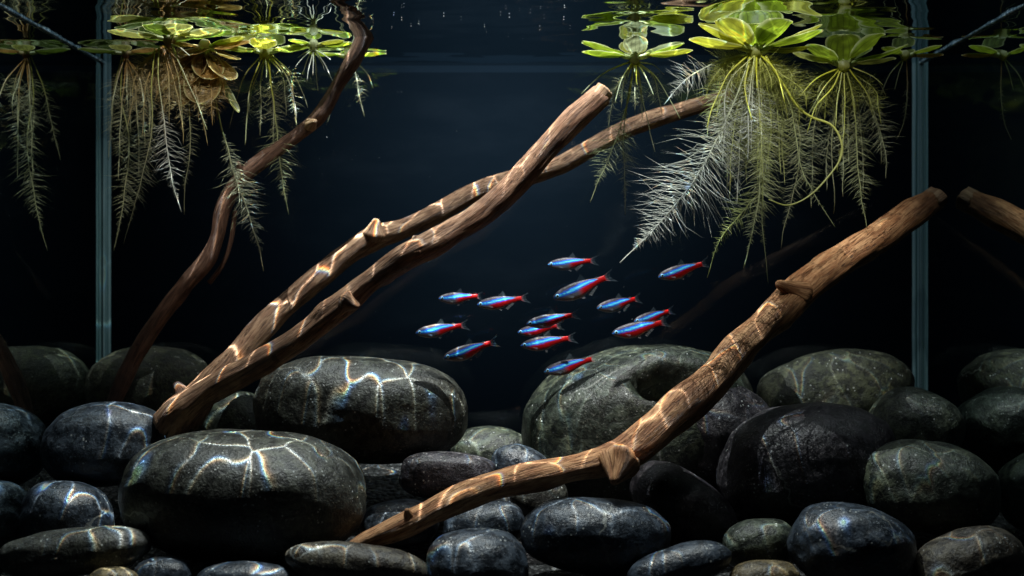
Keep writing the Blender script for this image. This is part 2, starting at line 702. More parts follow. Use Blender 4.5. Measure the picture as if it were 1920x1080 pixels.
for nm, za, zb, mt in (('haze_film', -0.006, ZS - 0.0062, M_BACK), ('waterline_glint', ZS - 0.0062, ZS - 0.0012, M_GLARE), ('haze_film', ZS - 0.0012, ZT, M_BACK)):  # added haze film; its paler strip is painted waterline glare
    obj(nm, [(-HW - 0.02, yb, za), (HW + 0.02, yb, za), (HW + 0.02, yb, zb), (-HW - 0.02, yb, zb)], [(0, 1, 2, 3)], mt, tank, smooth=False)
# corner seams: a rounded bead of silicone with the pane edge shining through, in each back corner
for s in (-1, 1):
    verts, faces = [], []
    prof = []
    for k in range(13):
        a = k / 12 * math.pi / 2
        r = 0.0050 + 0.0006 * math.sin(a * 7.0 + s)
        # concave-convex section running from the side pane to the back pane
        prof.append((r * math.cos(a) ** 1.3, r * math.sin(a) ** 1.3))
    nz = 40
    for j in range(nz + 1):
        z = ZT * j / nz
        w = 1 + 0.05 * mnoise.noise(Vector((s * 3.1, 0, z * 30)))
        for (a, b) in prof:
            verts.append((s * (HW - 0.0002 - a * w), YB - 0.0002 - b * w, z))
    m_ = len(prof)
    for j in range(nz):
        for k in range(m_ - 1):
            q = (j * m_ + k, j * m_ + k + 1, (j + 1) * m_ + k + 1, (j + 1) * m_ + k)
            faces.append(q)
    obj('corner_seam', verts, faces, M_SEAM, tank)


def wave(x, y):
    return (0.00062 * mnoise.noise(Vector((x * 30, y * 42, 1.7))) + 0.00010 * mnoise.noise(Vector((x * 95, y * 120, 5.2))))


# water surface: one rippled sheet that climbs the panes a little
nx, ny = 150, 80
verts, faces = [], []
for j in range(ny + 1):
    for i in range(nx + 1):
        x = -HW + 0.0004 + (2 * HW - 0.0008) * i / nx
        y = YF + 0.0004 + (YB - YF - 0.0008) * j / ny
        verts.append((x, y, ZS + wave(x, y)))
for j in range(ny):
    for i in range(nx):
        a = j * (nx + 1) + i
        faces.append((a, a + 1, a + nx + 2, a + nx + 1))
tag(obj('water', verts, faces, M_SURFACE), kind='structure')


def tube(line, radius, seg=8, cap=True, disp=None):
    fr = frames(line)
    verts, faces = [], []
    n_ = len(line)
    for i, p in enumerate(line):
        r = radius(i / (n_ - 1)) if callable(radius) else radius
        t, nr, bn = fr[i]
        for k in range(seg):
            a = 2 * math.pi * k / seg
            rr = r * (disp(i / (n_ - 1), a) if disp else 1.0)
            verts.append(p + (nr * math.cos(a) + bn * math.sin(a)) * rr)
    for i in range(n_ - 1):
        for k in range(seg):
            k2 = (k + 1) % seg
            faces.append((i * seg + k, i * seg + k2, (i + 1) * seg + k2, (i + 1) * seg + k))
    if cap:
        faces.append(tuple(range(seg))[::-1])
        faces.append(tuple((n_ - 1) * seg + k for k in range(seg)))
    return verts, faces


# the water's edge along the side panes, its glints painted in
def waterline_glint(a, b, r, seed):
    n_ = 120
    a, b = Vector(a), Vector(b)
    line = []
    for i in range(n_):
        p = a.lerp(b, i / (n_ - 1))
        p.z += 0.0006 * mnoise.noise(Vector((i * 0.21, seed, 0)))
        line.append(p)
    v, f = tube(line, lambda t: r * (0.75 + 0.7 * abs(mnoise.noise(Vector((t * 34, seed, 2.0))))), 8)
    return obj('waterline_glint', v, f, M_MENISCUS, tank)


waterline_glint((-HW + 0.0008, YF, ZS - 0.0004), (-HW + 0.0008, YB, ZS - 0.0004), 0.0012, 1.0)
waterline_glint((HW - 0.0008, YF, ZS - 0.0004), (HW - 0.0008, YB, ZS - 0.0004), 0.0012, 4.0)
# gravel bed rising to the back
nx, ny = 110, 56
verts, faces = [], []
for j in range(ny + 1):
    for i in range(nx + 1):
        x = -HW + 0.001 + (2 * HW - 0.002) * i / nx
        y = YF + 0.001 + (YB - YF - 0.009) * j / ny
        z = 0.004 + 0.055 * sstep(0.86, 1.08, y) + 0.004 * mnoise.noise(Vector((x * 18, y * 18, 3))) \
            + 0.0016 * mnoise.noise(Vector((x * 160, y * 160, 9)))
        verts.append((x, y, z))
for j in range(ny):
    for i in range(nx):
        a = j * (nx + 1) + i
        faces.append((a, a + 1, a + nx + 2, a + nx + 1))
tag(obj('gravel_bed', verts, faces, M_BED), 'dark fine gravel bed under the stones', 'gravel', kind='structure')

# ------------------------------------------------------------------ stones
ICO = {}


def ico(sub):
    if sub not in ICO:
        bm = bmesh.new()
        bmesh.ops.create_icosphere(bm, subdivisions=sub, radius=1.0)
        bm.verts.ensure_lookup_table()
        ICO[sub] = ([v.co.copy() for v in bm.verts], [tuple(v.index for v in f.verts) for f in bm.faces])
        bm.free()
    return ICO[sub]


def stone(px, py, rx, ry, rot, d, mat, label, deep=0.85, seed=0.0, lump=0.07, square=2.3, dents=(), group='smooth dark stones on the tank floor', name='stone', sub=5):
    c = P(px, py, d)
    k = d / FPX
    sx, sz = rx * k, ry * k
    sy = min(sx, sz * 1.35) * deep
    vs_, fs_ = ico(sub)
    a = rad(rot)
    ca, sa = math.cos(a), math.sin(a)
    verts = []
    so = Vector((seed * 3.17 + px * 0.013, seed * 1.3 + py * 0.011, seed * 7.7))
    for p in vs_:
        e = (abs(p.x) ** square + abs(p.y) ** square + abs(p.z) ** square) ** (1 / square)
        q = p / e
        s_ = 1 + lump * mnoise.noise(q * 1.15 + so) + lump * 0.45 * mnoise.noise(q * 2.6 + so * 2) \
            + 0.010 * mnoise.noise(q * 7.0 + so)
        for (dv, wd, dp) in dents:
            df_ = q.normalized() - dv
            dd = math.sqrt(df_.x ** 2 + df_.y ** 2 + (df_.z * 1.7) ** 2)
            dn = dd / wd + 0.30 * mnoise.noise(q * 4.0 + so)
            s_ -= dp * sstep(1.0, 0.35, dn)
            s_ += 0.012 * math.exp(-((dn - 1.15) * 3.2) ** 2)
        q = q * s_
        x, y, z = q.x * sx, q.y * sy, q.z * sz
        verts.append(Vector((c.x + x * ca + z * sa, c.y + y, c.z - x * sa + z * ca)))
    o = obj(name, verts, fs_, STONE[mat], origin=c)
    tag(o, label, 'stone', group)
    return o


def unit(x, y, z):
    return Vector((x, y, z)).normalized()


ST = [
    # px, py, rx, ry, rot, depth, material, label, extra
    (286, 738, 124, 92, 4, 1.062, 'algae', 'tall olive stone behind the thin dark branch at the back left', dict(deep=0.6)),
    (677, 768, 201, 100, 3, 0.985, 'black', 'large flat-topped black stone with rippling light, under the upper end of forked driftwood', dict(square=2.5, lump=0.05)),
    (925, 852, 82, 52, 8, 1.035, 'green', 'grey-green stone low at the back between the lit black stone and the pitted boulder', dict(sub=4)),
    (1205, 806, 226, 160, -8, 1.01, 'green', 'biggest boulder, greenish with a dark hollow, behind the orange branch', dict(lump=0.08, square=2.2, deep=0.75, dents=((unit(0.24, -0.80, 0.56), 0.36, 0.46),))),
    (1568, 740, 146, 84, -6, 1.055, 'algae', 'long olive stone at the back right below the hanging roots', {}),
    (1717, 803, 86, 74, 18, 1.005, 'green', 'dark green stone touching the right glass wall, half hidden by a paler one', dict(deep=1.0)),
    (1508, 868, 166, 111, -9, 0.955, 'purple', 'large dark brown-black stone speckled with white flecks, right of the orange branch', {}),
    (1740, 914, 131, 86, 11, 0.925, 'green', 'grey-green egg-shaped stone with a bright light streak, at the right wall', {}),
    (1282, 946, 112, 60, 34, 0.935, 'purple', 'slanting purple-grey stone under the bend of the orange branch', {}),
    (1116, 1004, 141, 71, 4, 0.885, 'blue', 'blue-grey oval stone with a curved light line, front centre', {}),
    (1597, 1024, 116, 79, 8, 0.87, 'blue', 'smooth slate-blue stone with a wavy light line, front right', dict(lump=0.09)),
    (1424, 1022, 70, 49, -8, 0.89, 'green', 'small dark green stone left of the slate-blue one', dict(sub=4)),
    (1272, 1064, 100, 40, -17, 0.855, 'blue', 'blue stone tilted up to the right at the bottom edge', dict(sub=4)),
    (1433, 1088, 67, 38, -3, 0.85, 'ochre', 'small yellowish stone at the bottom edge, right of centre', dict(sub=4)),
    (1813, 1058, 107, 64, -18, 0.87, 'brown', 'brown stone in the bottom right corner', {}),
    (893, 1066, 98, 74, 3, 0.862, 'blue', 'rounded grey stone with double light arcs at the bottom centre', {}),
    (672, 1062, 134, 43, 7, 0.852, 'brown', 'long flat greenish-brown stone below the tip of the orange branch', dict(sub=4)),
    (457, 930, 229, 124, 2, 0.905, 'black', 'largest front stone, black oval with a net of light, front left', dict(lump=0.05, square=2.35)),
    (195, 832, 112, 78, -7, 0.962, 'blue', 'dark blue-grey stone at the foot of the forked driftwood', {}),
    (124, 975, 87, 72, 6, 0.922, 'blue', 'upright blue-grey stone with white specks near the left wall', {}),
    (140, 1036, 138, 44, -6, 0.868, 'black', 'long flat dark stone in the bottom left corner', dict(square=2.6)),
    (305, 1078, 55, 34, 0, 0.86, 'blue', 'small dark blue stone at the bottom edge, under the largest oval stone', dict(sub=4)),
    (212, 1090, 48, 26, 0, 0.845, 'ochre', 'tiny orange-brown pebble at the bottom edge on the left', dict(sub=4)),
    (460, 1088, 93, 34, 0, 0.85, 'blue', 'flat bluish stone cut by the bottom edge below the largest oval stone', dict(sub=4)),
    (838, 891, 90, 43, 1, 0.945, 'purple', 'flat-topped purple-black stone left of the orange branch', dict(square=2.6)),
    (976, 876, 58, 40, 18, 0.965, 'blue', 'small dark stone squeezed against the left flank of the biggest boulder', dict(sub=4)),
    (748, 982, 78, 44, -6, 0.925, 'blue', 'dark blue stone showing above the lower end of the orange branch', dict(sub=4)),
    (908, 988, 80, 48, -8, 0.915, 'blue', 'speckled dark blue stone just under the orange branch', dict(sub=4)),
    (1012, 930, 54, 42, 6, 0.95, 'black', 'small black stone almost hidden below the middle of the orange branch', dict(sub=4)),
    (1345, 815, 112, 98, 12, 0.985, 'purple', 'angular dark stone between the biggest boulder and the speckled one', dict(lump=0.13)),
    (440, 796, 66, 62, 0, 1.03, 'green', 'shaded stone wedged behind the base of the forked driftwood', dict(sub=4)),
]
for i, (px, py, rx, ry, rot, d, mt, lab, ex) in enumerate(ST):
    stone(px, py, rx, ry, rot, d, mt, lab, seed=i * 1.37 + 0.4, **ex)

# ------------------------------------------------------------------ driftwood


def branch_mesh(name, pts, mat, parent, seed, knots=(), rough=0.10, seg=44, step=0.0028, twist=1.2, end_flat=True, slim=0.9):
    """PTS: (px, py, depth, half-width in px).  KNOTS: (t, angle, height, size in t, size in angle)"""
    ctrl = [P(a, b, d) for (a, b, d, w) in pts]
    L = sum((q - p).length for p, q in zip(ctrl, ctrl[1:]))
    n_ = max(12, int(L / step))
    line = catmull(ctrl, n_)
    acc = [0.0]
    for p, q in zip(ctrl, ctrl[1:]):
        acc.append(acc[-1] + (q - p).length)
    rt = [(a / acc[-1], w * d / FPX) for a, (x, y, d, w) in zip(acc, pts)]
    fr = frames(line)
    verts, faces, grain = [], [], []
    for i, p in enumerate(line):
        t = i / (n_ - 1)
        s = t * L
        r = interp(rt, t) * (0.95 + 0.13 * mnoise.noise(Vector((s * 45, seed, 3))))
        tg, nr, bn = fr[i]
        wob = Vector((mnoise.noise(Vector((s * 26, seed, 1))), mnoise.noise(Vector((s * 26, seed, 5))), mnoise.noise(Vector((s * 26, seed, 9))))) * r * 0.09
        for k in range(seg):
            a = 2 * math.pi * k / seg
            at_ = a + twist * s * 6
            cv = Vector((math.cos(at_), math.sin(at_), 0))
            g = mnoise.noise(Vector((cv.x * 1.1, cv.y * 1.1, s * 20 + seed))) * 1.1
            g += 0.75 * mnoise.noise(Vector((cv.x * 3.3, cv.y * 3.3, s * 24 + seed * 2)))
            g += 0.55 * mnoise.noise(Vector((cv.x * 7.0, cv.y * 7.0, s * 40 + seed * 3)))
            g += 0.30 * mnoise.noise(Vector((cv.x * 5.0, cv.y * 5.0, s * 170 + seed * 5)))
            rr = r * (1 + rough * 0.85 * g)
            for (kt, ka, kh, kst, ksa) in knots:
                da = (a - ka + math.pi) % (2 * math.pi) - math.pi
                q = ((t - kt) / kst) ** 2 + (da / ksa) ** 2
                if q < 9:
                    rr += r * kh * (math.exp(-q) - 0.55 * math.exp(-q * 7))
            verts.append(p + wob + (nr * math.cos(a) + bn * math.sin(a)) * rr * slim)
            grain.append((s * 10 + seed, math.cos(at_), math.sin(at_)))
    for i in range(n_ - 1):
        for k in range(seg):
            k2 = (k + 1) % seg
            faces.append((i * seg + k, i * seg + k2, (i + 1) * seg + k2, (i + 1) * seg + k))
    # rounded ends
    for end, sgn in ((0, -1), (n_ - 1, 1)):
        base = end * seg
        cen = sum((verts[base + k] for k in range(seg)), Vector()) / seg
        tg = fr[end][0] * sgn
        r = interp(rt, end / (n_ - 1))
        prev = list(range(base, base + seg))
        for sc, up in ((0.86, 0.10 if end_flat else 0.30), (0.5, 0.06 if end_flat else 0.62)):
            ring = []
            for k in range(seg):
                p = cen + (verts[base + k] - cen) * sc + tg * r * (up + 0.16 * mnoise.noise(Vector((k * 0.9, sc * 9, seed))))
                ring.append(len(verts))
                verts.append(p)
                grain.append(grain[base + k])
            for k in range(seg):
                k2 = (k + 1) % seg
                q = (prev[k], prev[k2], ring[k2], ring[k])
                faces.append(q if sgn > 0 else q[::-1])
            prev = ring
        faces.append(tuple(prev) if sgn > 0 else tuple(prev[::-1]))
    o = obj(name, verts, faces, mat, parent, grain=grain)
    return o, line, fr, rt


def stub(name, px0, px1, mat, parent, seed, flat=False):
    """a broken side twig from pixel point px0 (px,py,depth,halfwidth) to px1"""
    mid = tuple((a + b) / 2 for a, b in zip(px0, px1))
    if not flat:                       # broken-off twig: wide foot, worn tip
        mid = mid[:3] + (px0[3] * 0.62 + px1[3] * 0.2,)
        px0 = px0[:3] + (px0[3] * 1.15,)
        px1 = px1[:3] + (px1[3] * 0.8,)
    return branch_mesh(name, [px0, mid, px1], mat, parent, seed, rough=0.22, seg=20, step=0.0012, end_flat=flat)[0]


# thin dark branch at the left that reaches through the water surface
A = empty('driftwood', P(215, 760, 1.03))
tag(A, 'thin dark crooked branch leaning up to the water surface on the left', 'driftwood', 'driftwood pieces')
branch_mesh('branch', [(200, 800, 1.010, 17), (222, 735, 1.012, 19), (258, 660, 1.014, 19), (312, 578, 1.014, 17), (348, 532, 1.012, 17), (388, 487, 1.010, 18),
                       (408, 440, 1.008, 16), (420, 388, 1.007, 17), (448, 338, 1.005, 18), (505, 291, 1.002, 17), (560, 251, 1.0, 16),
                       (600, 215, 0.998, 17), (635, 155, 0.995, 15), (662, 112, 0.993, 18), (682, 72, 0.9925, 20), (700, 36, 0.992, 18)],
            WOOD_A, A, 3.3, knots=((0.78, 0.2, 0.35, 0.013, 0.5), (0.60, 3.6, 0.3, 0.012, 0.5), (0.30, 2.0, 0.3, 0.02, 0.6)), rough=0.11, seg=36)
branch_mesh('twig', [(440, 395, 1.012, 6), (437, 430, 1.015, 5), (430, 465, 1.018, 5), (415, 500, 1.02, 5), (392, 530, 1.022, 6)], WOOD_A, A, 5.1, rough=0.1, seg=14)
stub('knot', (452, 328, 1.0, 9), (447, 306, 0.995, 6), WOOD_A, A, 1.1)
stub('knot', (582, 234, 0.995, 13), (590, 228, 0.984, 7), WOOD_E, A, 2.1)

# forked driftwood in the middle: two long arms from one foot
B = empty('driftwood', P(330, 790, 0.975))
tag(B, 'forked tan driftwood with two long arms rising to the right across the centre', 'driftwood', 'driftwood pieces')
branch_mesh('branch', [(345, 790, 0.985, 38), (372, 745, 0.985, 35), (420, 695, 0.99, 30), (500, 605, 1.005, 27), (560, 552, 1.015, 24), (600, 518, 1.02, 25), (657, 474, 1.025, 24), (705, 445, 1.03, 26),
                       (754, 430, 1.032, 22), (824, 396, 1.035, 21), (890, 362, 1.04, 21), (960, 337, 1.043, 21), (1040, 314, 1.046, 20),
                       (1075, 297, 1.048, 20), (1150, 253, 1.05, 20), (1220, 225, 1.052, 20), (1310, 198, 1.055, 18), (1370, 180, 1.06, 17)],
            WOOD_B, B, 7.7, knots=((0.39, 2.6, 0.35, 0.02, 0.6), (0.30, 1.0, 0.22, 0.02, 0.6), (0.66, 5.4, 0.35, 0.014, 0.5), (0.22, 0.5, 0.25, 0.012, 0.4)), rough=0.10)
branch_mesh('branch', [(318, 800, 0.955, 42), (345, 766, 0.95, 37), (405, 725, 0.945, 32), (480, 685, 0.932, 29), (560, 635, 0.924, 27), (640, 574, 0.92, 29), (700, 523, 0.918, 26),
                       (770, 478, 0.916, 28), (845, 436, 0.915, 29), (902, 402, 0.915, 29), (960, 350, 0.915, 27), (1020, 282, 0.915, 27), (1075, 225, 0.915, 27), (1128, 178, 0.915, 25)],
            WOOD_B, B, 11.9, knots=((0.50, 2.3, 0.40, 0.018, 0.5), (0.56, 5.6, 0.38, 0.025, 0.6), (0.38, 5.2, 0.35, 0.02, 0.5), (0.62, 0.2, 0.20, 0.02, 0.4)), rough=0.11)
stub('knot', (702, 438, 1.028, 26), (705, 417, 1.027, 13), WOOD_B, B, 4.4)
stub('knot', (652, 566, 0.915, 22), (670, 574, 0.912, 9), WOOD_B, B, 6.4)
stub('knot', (782, 470, 0.914, 24), (779, 446, 0.913, 9), WOOD_B, B, 8.1)
stub('cut_end', (1124, 182, 0.915, 24), (1136, 168, 0.915, 23), WOOD_E, B, 9.4, True)
stub('knot', (345, 745, 1.0, 20), (332, 722, 1.0, 12), WOOD_A, B, 10.4)

# orange branch across the right front
C = empty('driftwood', P(700, 1020, 0.88))
tag(C, 'orange-brown branch running from the bottom centre up to the right wall', 'driftwood', 'driftwood pieces')
branch_mesh('branch', [(640, 1036, 0.878, 10), (690, 1014, 0.878, 22), (760, 984, 0.88, 27), (830, 950, 0.883, 30), (900, 920, 0.886, 31), (980, 897, 0.89, 32), (1060, 880, 0.893, 31),
                       (1130, 864, 0.896, 33), (1180, 845, 0.90, 41), (1230, 806, 0.906, 42), (1290, 757, 0.915, 41), (1345, 705, 0.925, 40), (1385, 655, 0.935, 37), (1440, 602, 0.948, 34),
                       (1500, 546, 0.962, 36), (1570, 494, 0.98, 35), (1640, 449, 0.998, 34), (1700, 409, 1.012, 32), (1746, 378, 1.022, 27)],
            WOOD_C, C, 17.3, knots=((0.16, 2.9, 0.35, 0.012, 0.5), (0.27, 2.2, 0.25, 0.02, 0.6), (0.62, 0.6, 0.14, 0.014, 0.5), (0.685, 1.5, 0.25, 0.03, 0.5), (0.46, 5.2, 0.3, 0.04, 0.5)), rough=0.085)
stub('knot', (1160, 866, 0.886, 40), (1152, 900, 0.874, 15), WOOD_C, C, 2.4)
stub('knot', (1502, 550, 0.956, 27), (1462, 533, 0.946, 14), WOOD_C, C, 3.4)
stub('knot', (770, 978, 0.878, 18), (763, 957, 0.874, 7), WOOD_C, C, 5.4)
stub('cut_end', (1744, 379, 1.0215, 25), (1757, 370, 1.025, 24), WOOD_E, C, 6.7, True)

# ------------------------------------------------------------------ fish
HH = [(0, 0.004), (0.02, 0.034), (0.06, 0.062), (0.12, 0.089), (0.22, 0.122), (0.34, 0.143), (0.45, 0.146), (0.56, 0.131), (0.68, 0.100), (0.8, 0.068), (0.9, 0.052), (1.0, 0.050)]
CZ = [(0, -0.012), (0.1, -0.010), (0.3, -0.020), (0.5, -0.016), (0.7, 0.010), (0.85, 0.022), (1.0, 0.024)]


def lerp3(a, b, u):
    return tuple(x + (y - x) * u for x, y in zip(a, b))


def fish(px, py, d, len_px, pitch, yaw, red0, label, bend=0.0, name='tetra'):
    k = d / FPX
    L = len_px * k
    c = P(px, py, d)
    root = empty(name, c)
    root.rotation_euler = (0, rad(-pitch), rad(yaw))
    root.scale = (L, L, L)
    ORG[root] = Vector((0, 0, 0))
    tag(root, label, 'fish', 'shoal of blue and red tetras')
    N, S = 64, 36
    verts, faces, cols, shine = [], [], [], []
    sd = px * 0.07
    for i in range(N + 1):
        t = (i / N) ** 1.15
        h = interp(HH, t) * 1.02
        cz = interp(CZ, t)
        w = h * (0.58 - 0.18 * t) if t > 0.05 else h * 0.55
        for j in range(S):
            a = 2 * math.pi * j / S
            sv = math.sin(a)
            z = cz + h * sv
            y = w * math.copysign(abs(math.cos(a)) ** 0.85, math.cos(a)) + bend * (t - 0.35) ** 2 * (1 if t > 0.35 else 0)
            verts.append((t - 0.5, y, z))
            wob = 0.05 * mnoise.noise(Vector((t * 16, sd, 1)))
            vst = interp([(0, -0.05), (0.08, 0.05), (0.2, 0.14), (0.4, 0.26), (0.6, 0.42), (0.8, 0.50), (1, 0.5)], t) + wob
            wid = interp([(0, 0.34), (0.06, 0.38), (0.15, 0.30), (0.4, 0.26), (0.65, 0.31), (0.80, 0.26), (0.87, 0.0), (1, 0.0)], t)
            ds = abs(sv - vst)
            col = lerp3((0.07, 0.08, 0.12), (0.035, 0.028, 0.035), sstep(0.2, 0.9, sv))           # grey flank, dark olive back
            col = lerp3(col, (0.24, 0.25, 0.27), sstep(0.05, -0.9, sv) * 0.8)       # silvery belly
            sh = 0.15
            redm = sstep(red0 - 0.10, red0 + 0.06, t) * sstep(vst + 0.05, vst - 0.15, sv)
            redm *= 1 - sstep(-0.62, -0.92, sv) * sstep(0.85, 0.6, t)
            redm = max(redm, sstep(0.80, 0.87, t) * sstep(0.95, 0.6, abs(sv) if t < .9 else 0))
            rc = lerp3((0.56, 0.006, 0.007), (0.34, 0.004, 0.006), 0.5 + 0.5 * mnoise.noise(Vector((t * 20, sv * 5, sd))))
            col = lerp3(col, rc, redm)
            if wid > 0.01:
                edge = sstep(wid * 1.35, wid * 0.85, ds)
                core = sstep(wid * 0.75, wid * 0.25, ds)
                brk = 1.0
                if t < 0.26:
                    brk = 0.55 + 0.45 * math.sin(t * 95 + sd)
                col = lerp3(col, (0.002, 0.085, 0.80), edge)
                col = lerp3(col, (0.02, 0.50, 1.0), core * (0.35 + 0.65 * brk))
                col = lerp3(col, (0.20, 0.88, 1.0), sstep(wid * 0.5, 0.0, ds) * brk * sstep(0.9, 0.7, t))
                sh = max(sh, edge)
            cols.append(col)
            shine.append(sh)
    for i in range(N):
        for j in range(S):
            j2 = (j + 1) % S
            faces.append((i * S + j, (i + 1) * S + j, (i + 1) * S + j2, i * S + j2))
    faces.append(tuple(range(S)))
    faces.append(tuple(N * S + j for j in range(S))[::-1])
    obj('body', verts, faces, M_FISH, root, origin=(0, 0, 0), cols=cols, shine=shine)

    # eyes
    for s in (-1, 1):
        ev, ef, ec, es = [], [], [], []
        n1, n2 = 10, 18
        for i in range(n1 + 1):
            b = math.pi / 2 * i / n1
            for j in range(n2):
                a = 2 * math.pi * j / n2
                r = 0.042 * math.sin(b)
                ev.append((-0.415 + r * math.cos(a), s * (0.034 + 0.020 * math.cos(b)), -0.002 + r * math.sin(a)))
                q = r / 0.042
                cc = (0.003, 0.003, 0.004) if q < 0.48 else lerp3((0.45, 0.85, 1.0), (0.03, 0.22, 0.6), sstep(0.6, 1.0, q))
                ec.append(cc)
                es.append(0.8 if q >= 0.52 else 0.0)
        for i in range(n1):
            for j in range(n2):
                j2 = (j + 1) % n2
                q = (i * n2 + j, i * n2 + j2, (i + 1) * n2 + j2, (i + 1) * n2 + j)
                ef.append(q)
        obj('eye', ev, ef, M_FISH, root, origin=(0, 0, 0), cols=ec, shine=es)

    # fins: thin rayed membranes
    def fin(nm, base, tip, colour, alpha, ylean=0.0, y0=0.0, rays=9, redroot=0.0):
        """base, tip: polylines of (x, z); membrane between them"""
        nb = 14
        bl = catmull([(x, 0, z) for x, z in base], nb)
        tl = catmull([(x, 0, z) for x, z in tip], nb)
        fv, ff, fc, fs = [], [], [], []
        m_ = 6
        for i in range(nb):
            for j in range(m_ + 1):
                u = j / m_
                p = bl[i].lerp(tl[i], u)
                p.y = y0 + ylean * u + 0.006 * math.sin(i * 1.9) * u
                fv.append(p)
                ray = 0.55 + 0.45 * math.cos(i * math.pi)
                edge = 1.0 if i in (0,) else 0.0
                fc.append(lerp3(colour, (0.5, 0.02, 0.02), redroot * max(0.0, 1 - u * 2.2)))
                fs.append(min(0.95, alpha * (0.45 + 0.7 * ray) + 0.28 * edge + redroot * 0.6 * max(0.0, 1 - u * 2.0)))
        for i in range(nb - 1):
            for j in range(m_):
                a = i * (m_ + 1) + j
                ff.append((a, a + 1, a + m_ + 2, a + m_ + 1))
        return obj(nm, fv, ff, M_FIN, root, origin=(0, 0, 0), cols=fc, shine=fs)
    g = (0.20, 0.27, 0.32)
    fin('tail_fin', [(0.49, 0.070), (0.50, 0.024), (0.49, -0.022)], [(0.70, 0.165), (0.60, 0.03), (0.71, -0.115)], g, 0.10, 0.02, bend * 0.42, redroot=0.9)
    fin('dorsal_fin', [(-0.02, 0.120), (0.05, 0.118), (0.12, 0.103)], [(0.10, 0.235), (0.13, 0.19), (0.155, 0.14)], g, 0.10, 0.02)
    fin('adipose_fin', [(0.30, 0.082), (0.32, 0.078), (0.34, 0.074)], [(0.36, 0.108), (0.365, 0.098), (0.37, 0.085)], g, 0.25)
    fin('anal_fin', [(0.10, -0.125), (0.2, -0.085), (0.30, -0.045)], [(0.18, -0.195), (0.25, -0.135), (0.33, -0.075)], (0.34, 0.38, 0.40), 0.28)
    for s in (-1, 1):
        fin('pelvic_fin', [(-0.06, -0.150), (-0.04, -0.152), (-0.02, -0.150)], [(0.03, -0.205), (0.045, -0.19), (0.05, -0.175)], (0.40, 0.42, 0.44), 0.30, 0.02 * s, 0.02 * s)
        fin('pectoral_fin', [(-0.27, -0.055), (-0.265, -0.065), (-0.26, -0.075)], [(-0.15, -0.085), (-0.155, -0.105), (-0.17, -0.12)], g, 0.22, 0.05 * s, 0.060 * s)
    return root


FISH = [
    (1067, 493, 0.965, 80, 3, 12, 0.55, 'topmost small fish of the shoal, pale belly'),
    (1274, 508, 0.955, 88, 14, 8, 0.20, 'blue and red fish swimming alone at the far right below the roots'),
    (1086, 541, 0.950, 106, 19, 6, 0.52, 'steeply tilted large fish just below the topmost one'),
    (857, 558, 0.965, 76, 1, 14, 0.48, 'level fish at the upper left, its tail touching the next fish'),
    (936, 566, 0.960, 84, 6, 8, 0.32, 'fish right behind the tail of the upper left one'),
    (1156, 570, 0.960, 85, 9, 10, 0.58, 'pale-bellied fish between the steep large one and the overlapping pair on the right'),
    (1029, 600, 0.955, 86, 9, 8, 0.45, 'upper front fish of the overlapping pair in the middle of the shoal'),
    (1007, 618, 0.975, 74, 7, 10, 0.18, 'fish half hidden behind another in the middle of the shoal'),
    (821, 618, 0.955, 86, 7, 8, 0.50, 'leftmost fish of the shoal'),
    (1194, 616, 0.950, 96, 10, 4, 0.16, 'front fish of the overlapping pair on the right, red belly'),
    (1222, 594, 0.985, 76, 12, 8, 0.40, 'fish behind the back of another in the right pair'),
    (1021, 642, 0.950, 90, 7, 4, 0.20, 'red-bellied fish directly under the middle pair'),
    (876, 658, 0.950, 96, 14, 4, 0.46, 'low fish at the left, tilted head down above the lit black stone'),
    (1064, 686, 0.955, 92, 13, 6, 0.48, 'lowest fish of the shoal, next to the pitted boulder'),
]
for i, (px, py, d, ln, pi_, yw, r0, lab) in enumerate(FISH):
    fish(px, py, d, ln, pi_, yw + (-16, 6, 0, 12, -8, 14, -4)[i % 7], r0, lab, bend=(0.16, -0.14, 0.05, -0.22, 0.1)[i % 5])

# ------------------------------------------------------------------ floating plants
GREEN = (0.40, 0.54, 0.035)
YELLOW = (0.62, 0.62, 0.055)
BROWN = (0.50, 0.29, 0.075)
WHITE = (0.80, 0.83, 0.76)
PALE = (0.55, 0.60, 0.34)
OLIVE = (0.48, 0.50, 0.12)
DIM = (0.46, 0.48, 0.30)


